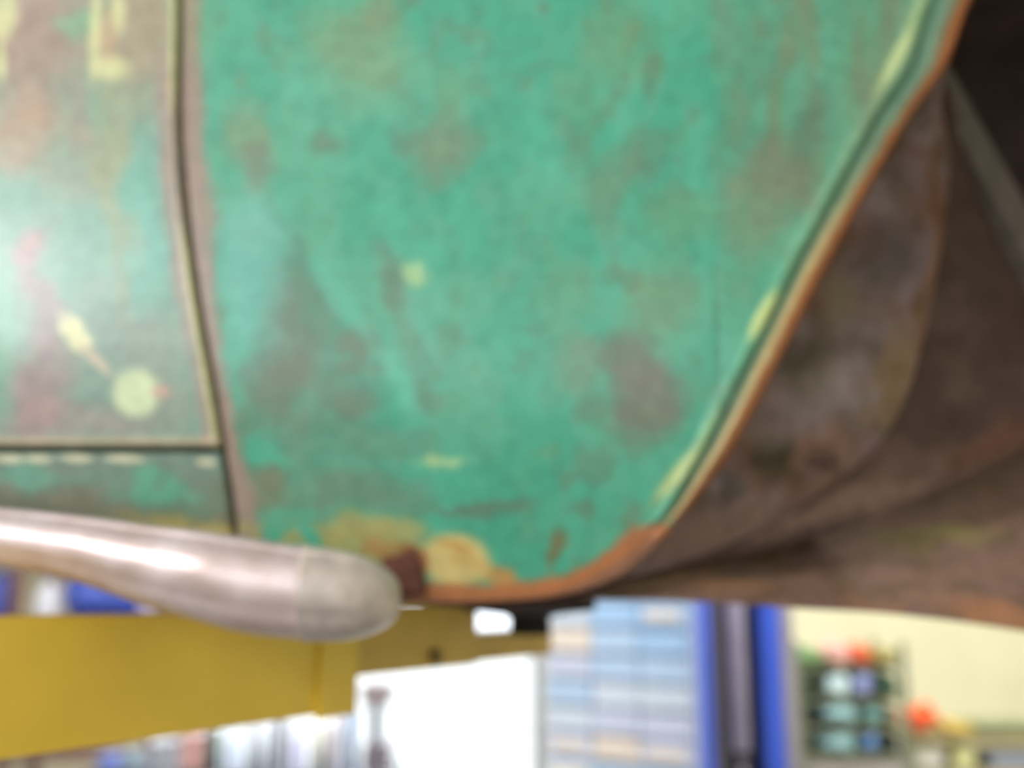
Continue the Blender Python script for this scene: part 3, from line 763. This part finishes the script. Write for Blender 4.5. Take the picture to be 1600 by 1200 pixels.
# crates and bench at right ------------------------------------------------
BY = 4.3
def BX(px): return xat(px, 1160, BY)
bench = empty('side_bench', (BX(1500), BY + .2, 0), 'wooden side bench under the cream wall right of the rack', 'bench')
M_wood = mat('bench_wood', (150, 138, 96), .6, var=.2, scale=12)
zt2 = zat(1150, BY)
obj('bench_top', box(nb(), BX(1422), BX(1760), BY, BY + .4, zt2 - .03, zt2), M_wood, bench, bevel=.004)
zl2 = zat(1204, BY)
obj('lower_shelf', box(nb(), BX(1426), BX(1756), BY + .02, BY + .38, zl2 - .02, zl2), M_wood, bench, bevel=.003)
for px in (1424, 1752):
    for yy in (BY + .02, BY + .34):
        obj('leg', box(nb(), BX(px) - .02, BX(px) + .02, yy, yy + .04, 0, zt2 - .03), M_wood, bench)
def tote(name, p0, p1, t0, base, Y, colr, label, dep=.2, rimcol=None, cat='box'):
    x0, x1 = xat(p0, 1170, Y), xat(p1, 1170, Y); zt = zat(t0, Y)
    e = empty(name, ((x0 + x1) / 2, Y + dep / 2, base), label, cat)
    m = mat(name + '_shell', colr, .5, var=.06)
    b = nb(); h = zt - base; t = .006
    box(b, x0, x1, Y, Y + dep, base + .001, base + .012); box(b, x0, x1, Y, Y + t, base, zt); box(b, x0, x1, Y + dep - t, Y + dep, base, zt)
    box(b, x0, x0 + t, Y, Y + dep, base, zt); box(b, x1 - t, x1, Y, Y + dep, base, zt)
    obj('body', b, m, e)
    obj('lid', box(nb(), x0 - .004, x1 + .004, Y - .004, Y + dep + .004, zt - .014, zt + .006), mat(name + '_lid', rimcol or colr, .5), e, bevel=.003)
    return e
tote('storage_tote', 1530, 1640, 1134, zt2 + .001, BY + .04, (158, 164, 140), 'grey green lidded tote standing at the right end of the side bench', .26, (140, 146, 110))
tote('carton', 1428, 1474, 1168, zl2 + .001, BY + .03, (240, 236, 222), 'white carton under the bench, beside the rack', .2)
tote('carton', 1488, 1524, 1172, zl2 + .001, BY + .03, (238, 236, 170), 'pale yellow carton under the bench, right of the white one', .2)
tote('carton', 1545, 1640, 1180, zl2 + .001, BY + .03, (170, 176, 190), 'wide grey carton under the bench below the green tote', .2)
sack('rag', 1424, 1474, 1112, 1149, BY + .04, (244, 92, 38), 'crumpled bright orange rag lying on the side bench', 31, dep=.08, tilt=-24, cat='rag')
sack('rag', 1478, 1526, 1130, 1149, BY + .04, (206, 176, 84), 'mustard yellow rag lying between orange rag and green tote', 33, dep=.08, tilt=6, cat='rag')

# ------------------------------------------------------------------ left background: shelf seen above the arm
LY = 5.45
def LX(px): return xat(px, 920, LY)
ls = empty('tall_shelf', (LX(60), LY + .2, 0), 'brown upright shelf seen in the gap between running board and yellow arm', 'shelf')
M_brn = mat('brown_upright', (120, 84, 76), .6)
zsh = zat(968, LY)
for px in (-320, 28, 250):
    for yy in (LY, LY + .4):
        obj('upright', box(nb(), LX(px) - .024, LX(px) + .024, yy - .02, yy + .02, 0, 2.3), M_brn, ls, bevel=.004)
for z in (0.35, 0.78, zsh, 2.1):
    obj('shelf_board', box(nb(), LX(-320) + .02, LX(250) - .02, LY - .02, LY + .42, z - .015, z), M_brn, ls, bevel=.003)
M_drum = mat('glossy_blue_plastic', (70, 96, 200), .15, var=.05, coat=.5)
dr = empty('plastic_drum', (LX(150), LY + .18, zsh), 'glossy blue drum lying on the shelf above the yellow arm', 'drum')
R_ = .128
b = lathe(nb(), [(0, -.20), (.11, -.20), (R_, -.185), (R_, -.09), (R_ + .006, -.08), (R_, -.07), (R_, .07), (R_ + .006, .08), (R_, .09), (R_, .185), (.11, .20), (0, .20)], 28,
          Matrix.Translation((LX(150), LY + .18, zsh + R_ + .006)) @ Matrix.Rotation(math.radians(90), 4, 'Y'))
obj('shell', b, M_drum, dr, True)
b = lathe(nb(), [(.03, 0), (.03, .02), (0, .02)], 14, Matrix.Translation((LX(150) - .20, LY + .18, zsh + R_ + .03)) @ Matrix.Rotation(math.radians(-90), 4, 'Y'))
obj('cap', b, mat('white_cap', (235, 235, 240), .3), dr, True)
def jug(name, p0, p1, t0, base, Y, colr, label, capcol=None, cat='bottle', kind='jug', group=None, pyx=1150):
    x0, x1 = xat(p0, pyx, Y), xat(p1, pyx, Y); r = (x1 - x0) / 2; h = zat(t0, Y) - base
    e = empty(name, ((x0 + x1) / 2, Y + r, base), label, cat, group)
    T = Matrix.Translation((e.location.x, e.location.y, base))
    if kind == 'jug': pr = [(0, 0), (r * .92, 0), (r, .01), (r, h * .62), (r * .9, h * .72), (r * .42, h * .84), (r * .38, h * .9), (0, h * .9)]
    elif kind == 'can': pr = [(0, 0), (r, 0), (r, h * .94), (r * .93, h * .96), (r * .93, h), (0, h)]
    else: pr = [(0, 0), (r * .7, 0), (r * .75, .02), (r, h * .95), (r * 1.05, h * .96), (r * 1.05, h), (r * .9, h), (r * .86, h * .9), (0, h * .88)]
    obj('body', lathe(nb(), pr, 20, T), mat(name + '_body', colr, .35, var=.05), e, True)
    if kind == 'jug':
        obj('cap', lathe(nb(), [(r * .46, h * .88), (r * .46, h), (0, h)], 16, T), mat(name + '_cap', capcol or colr, .4), e, True)
    return e
jug('bottle', 48, 86, 905, zsh + .001, LY + .05, (240, 240, 246), 'white bottle standing in for a glare left of the blue drum', (200, 200, 220), pyx=920)  # white shape added to imitate the glare beside the drum
jug('bottle', -30, 14, 890, zsh + .001, LY + .05, (92, 104, 190), 'blue bottle on the shelf left of the brown upright', (70, 80, 160), pyx=920)
jug('bottle', 214, 234, 925, zsh + .001, LY + .06, (206, 190, 226), 'small lilac bottle on the shelf right of the blue drum', pyx=940)

# workbench below the arm with containers, in front of the bright gateway
KY = 4.75
zk = zat(1212, KY)
def KX(px): return xat(px, 1170, KY)
wb = empty('workbench', (KX(380), KY + .3, 0), 'grey workbench crowded with containers in front of the bright gateway', 'workbench')
M_gr = mat('grey_bench_paint', (110, 112, 118), .5)
obj('bench_top', box(nb(), KX(130), KX(612), KY - .03, KY + .55, zk - .04, zk), M_gr, wb, bevel=.005)
for px in (136, 606):
    for yy in (KY, KY + .48):
        obj('leg', box(nb(), KX(px) - .025, KX(px) + .025, yy - .02, yy + .03, 0, zk - .04), M_gr, wb)
J = [(150, 186, 1182, (120, 140, 210), 'low blue pot at the left end of the workbench', 'can'),
     (192, 222, 1176, (156, 178, 190), 'pale grey blue tin on the workbench left of the white bucket', 'can'),
     (228, 276, 1160, (236, 240, 250), 'white bucket on the workbench below the yellow arm', 'bucket'),
     (322, 342, 1140, (70, 96, 84), 'narrow dark green tin on the workbench beside a pinkish carton', 'can'),
     (346, 372, 1138, (214, 228, 246), 'slim pale blue bottle on the workbench', 'jug'),
     (378, 420, 1122, (240, 246, 255), 'large white drum standing on the workbench', 'can'),
     (426, 444, 1116, (92, 88, 100), 'tall dark grey can right of the large white drum', 'can'),
     (448, 474, 1132, (208, 206, 236), 'lilac white bottle with lilac cap on the workbench', 'jug'),
     (482, 512, 1128, (244, 242, 224), 'cream white canister left of the red-capped bottle', 'can'),
     (514, 532, 1118, (170, 160, 172), 'slender grey bottle with a red cap on the workbench', 'jug'),
     (536, 558, 1106, (156, 176, 206), 'grey blue cylinder standing on the workbench', 'can')]
for i, (a0, a1, t0, c_, lb_, kd) in enumerate(J):
    jug({'can': 'canister', 'jug': 'bottle', 'bucket': 'bucket'}[kd], a0, a1, t0, zk + .001, KY + .04 + .03 * (i % 3), c_, lb_, (220, 70, 90) if 'red' in lb_ and kd == 'jug' else None, kd if kd == 'bucket' else ('bottle' if kd == 'jug' else 'canister'), kd, 'containers on the workbench')
x0 = KX(282); x1 = KX(318)
tote('carton', 282, 318, 1152, zk + .001, KY + .03, (206, 158, 150), 'pinkish brown carton on the workbench beside the white bucket', .14)
# grey press behind the bench end
pr = empty('bench_press', (KX(585), KY + .3, zk), 'grey bench press with round head at the right end of the workbench', 'press')
obj('stand', box(nb(), KX(566), KX(584), KY + .22, KY + .32, zk + .001, zat(1076, KY)), mat('dark_press_paint', (96, 100, 108), .5), pr, bevel=.004)
obj('head', box(nb(), KX(556), KX(604), KY + .12, KY + .36, zat(1106, KY), zat(1072, KY)), mat('grey_press_paint', (150, 136, 134), .5), pr, bevel=.012)
obj('foot', box(nb(), KX(562), KX(606), KY + .10, KY + .38, zk + .001, zat(1168, KY)), mat('brown_press_paint', (120, 110, 116), .5), pr, bevel=.006)

# ------------------------------------------------------------------ ceiling lamps (above and behind the camera)
M_tube = mat('fluorescent_tube', (255, 255, 255), .5, var=0, emit=((1.0, .97, .92), 14))
M_fit = mat('lamp_housing', (225, 225, 225), .5)
for i, (x, y, lb_) in enumerate([(-1.9, -0.6, 'fluorescent ceiling lamp nearest the side window'), (-0.6, -1.6, 'fluorescent ceiling lamp near the front gate'), (1.9, 4.3, 'fluorescent ceiling lamp added to brighten the cream wall')]):  # last lamp is unseen, added for the bright patch on the cream wall
    e = empty('ceiling_lamp', (x, y, H - .06), lb_, 'lamp', 'fluorescent ceiling lamps')
    obj('housing', box(nb(), x - .6, x + .6, y - .08, y + .08, H - .06, H - .001), M_fit, e, bevel=.006)
    for dy in (-.04, .04):
        obj('tube', lathe(nb(), [(.016, -.56), (.016, .56)], 12, Matrix.Translation((x, y + dy, H - .085)) @ Matrix.Rotation(math.radians(90), 4, 'Y')), M_tube, e, True)
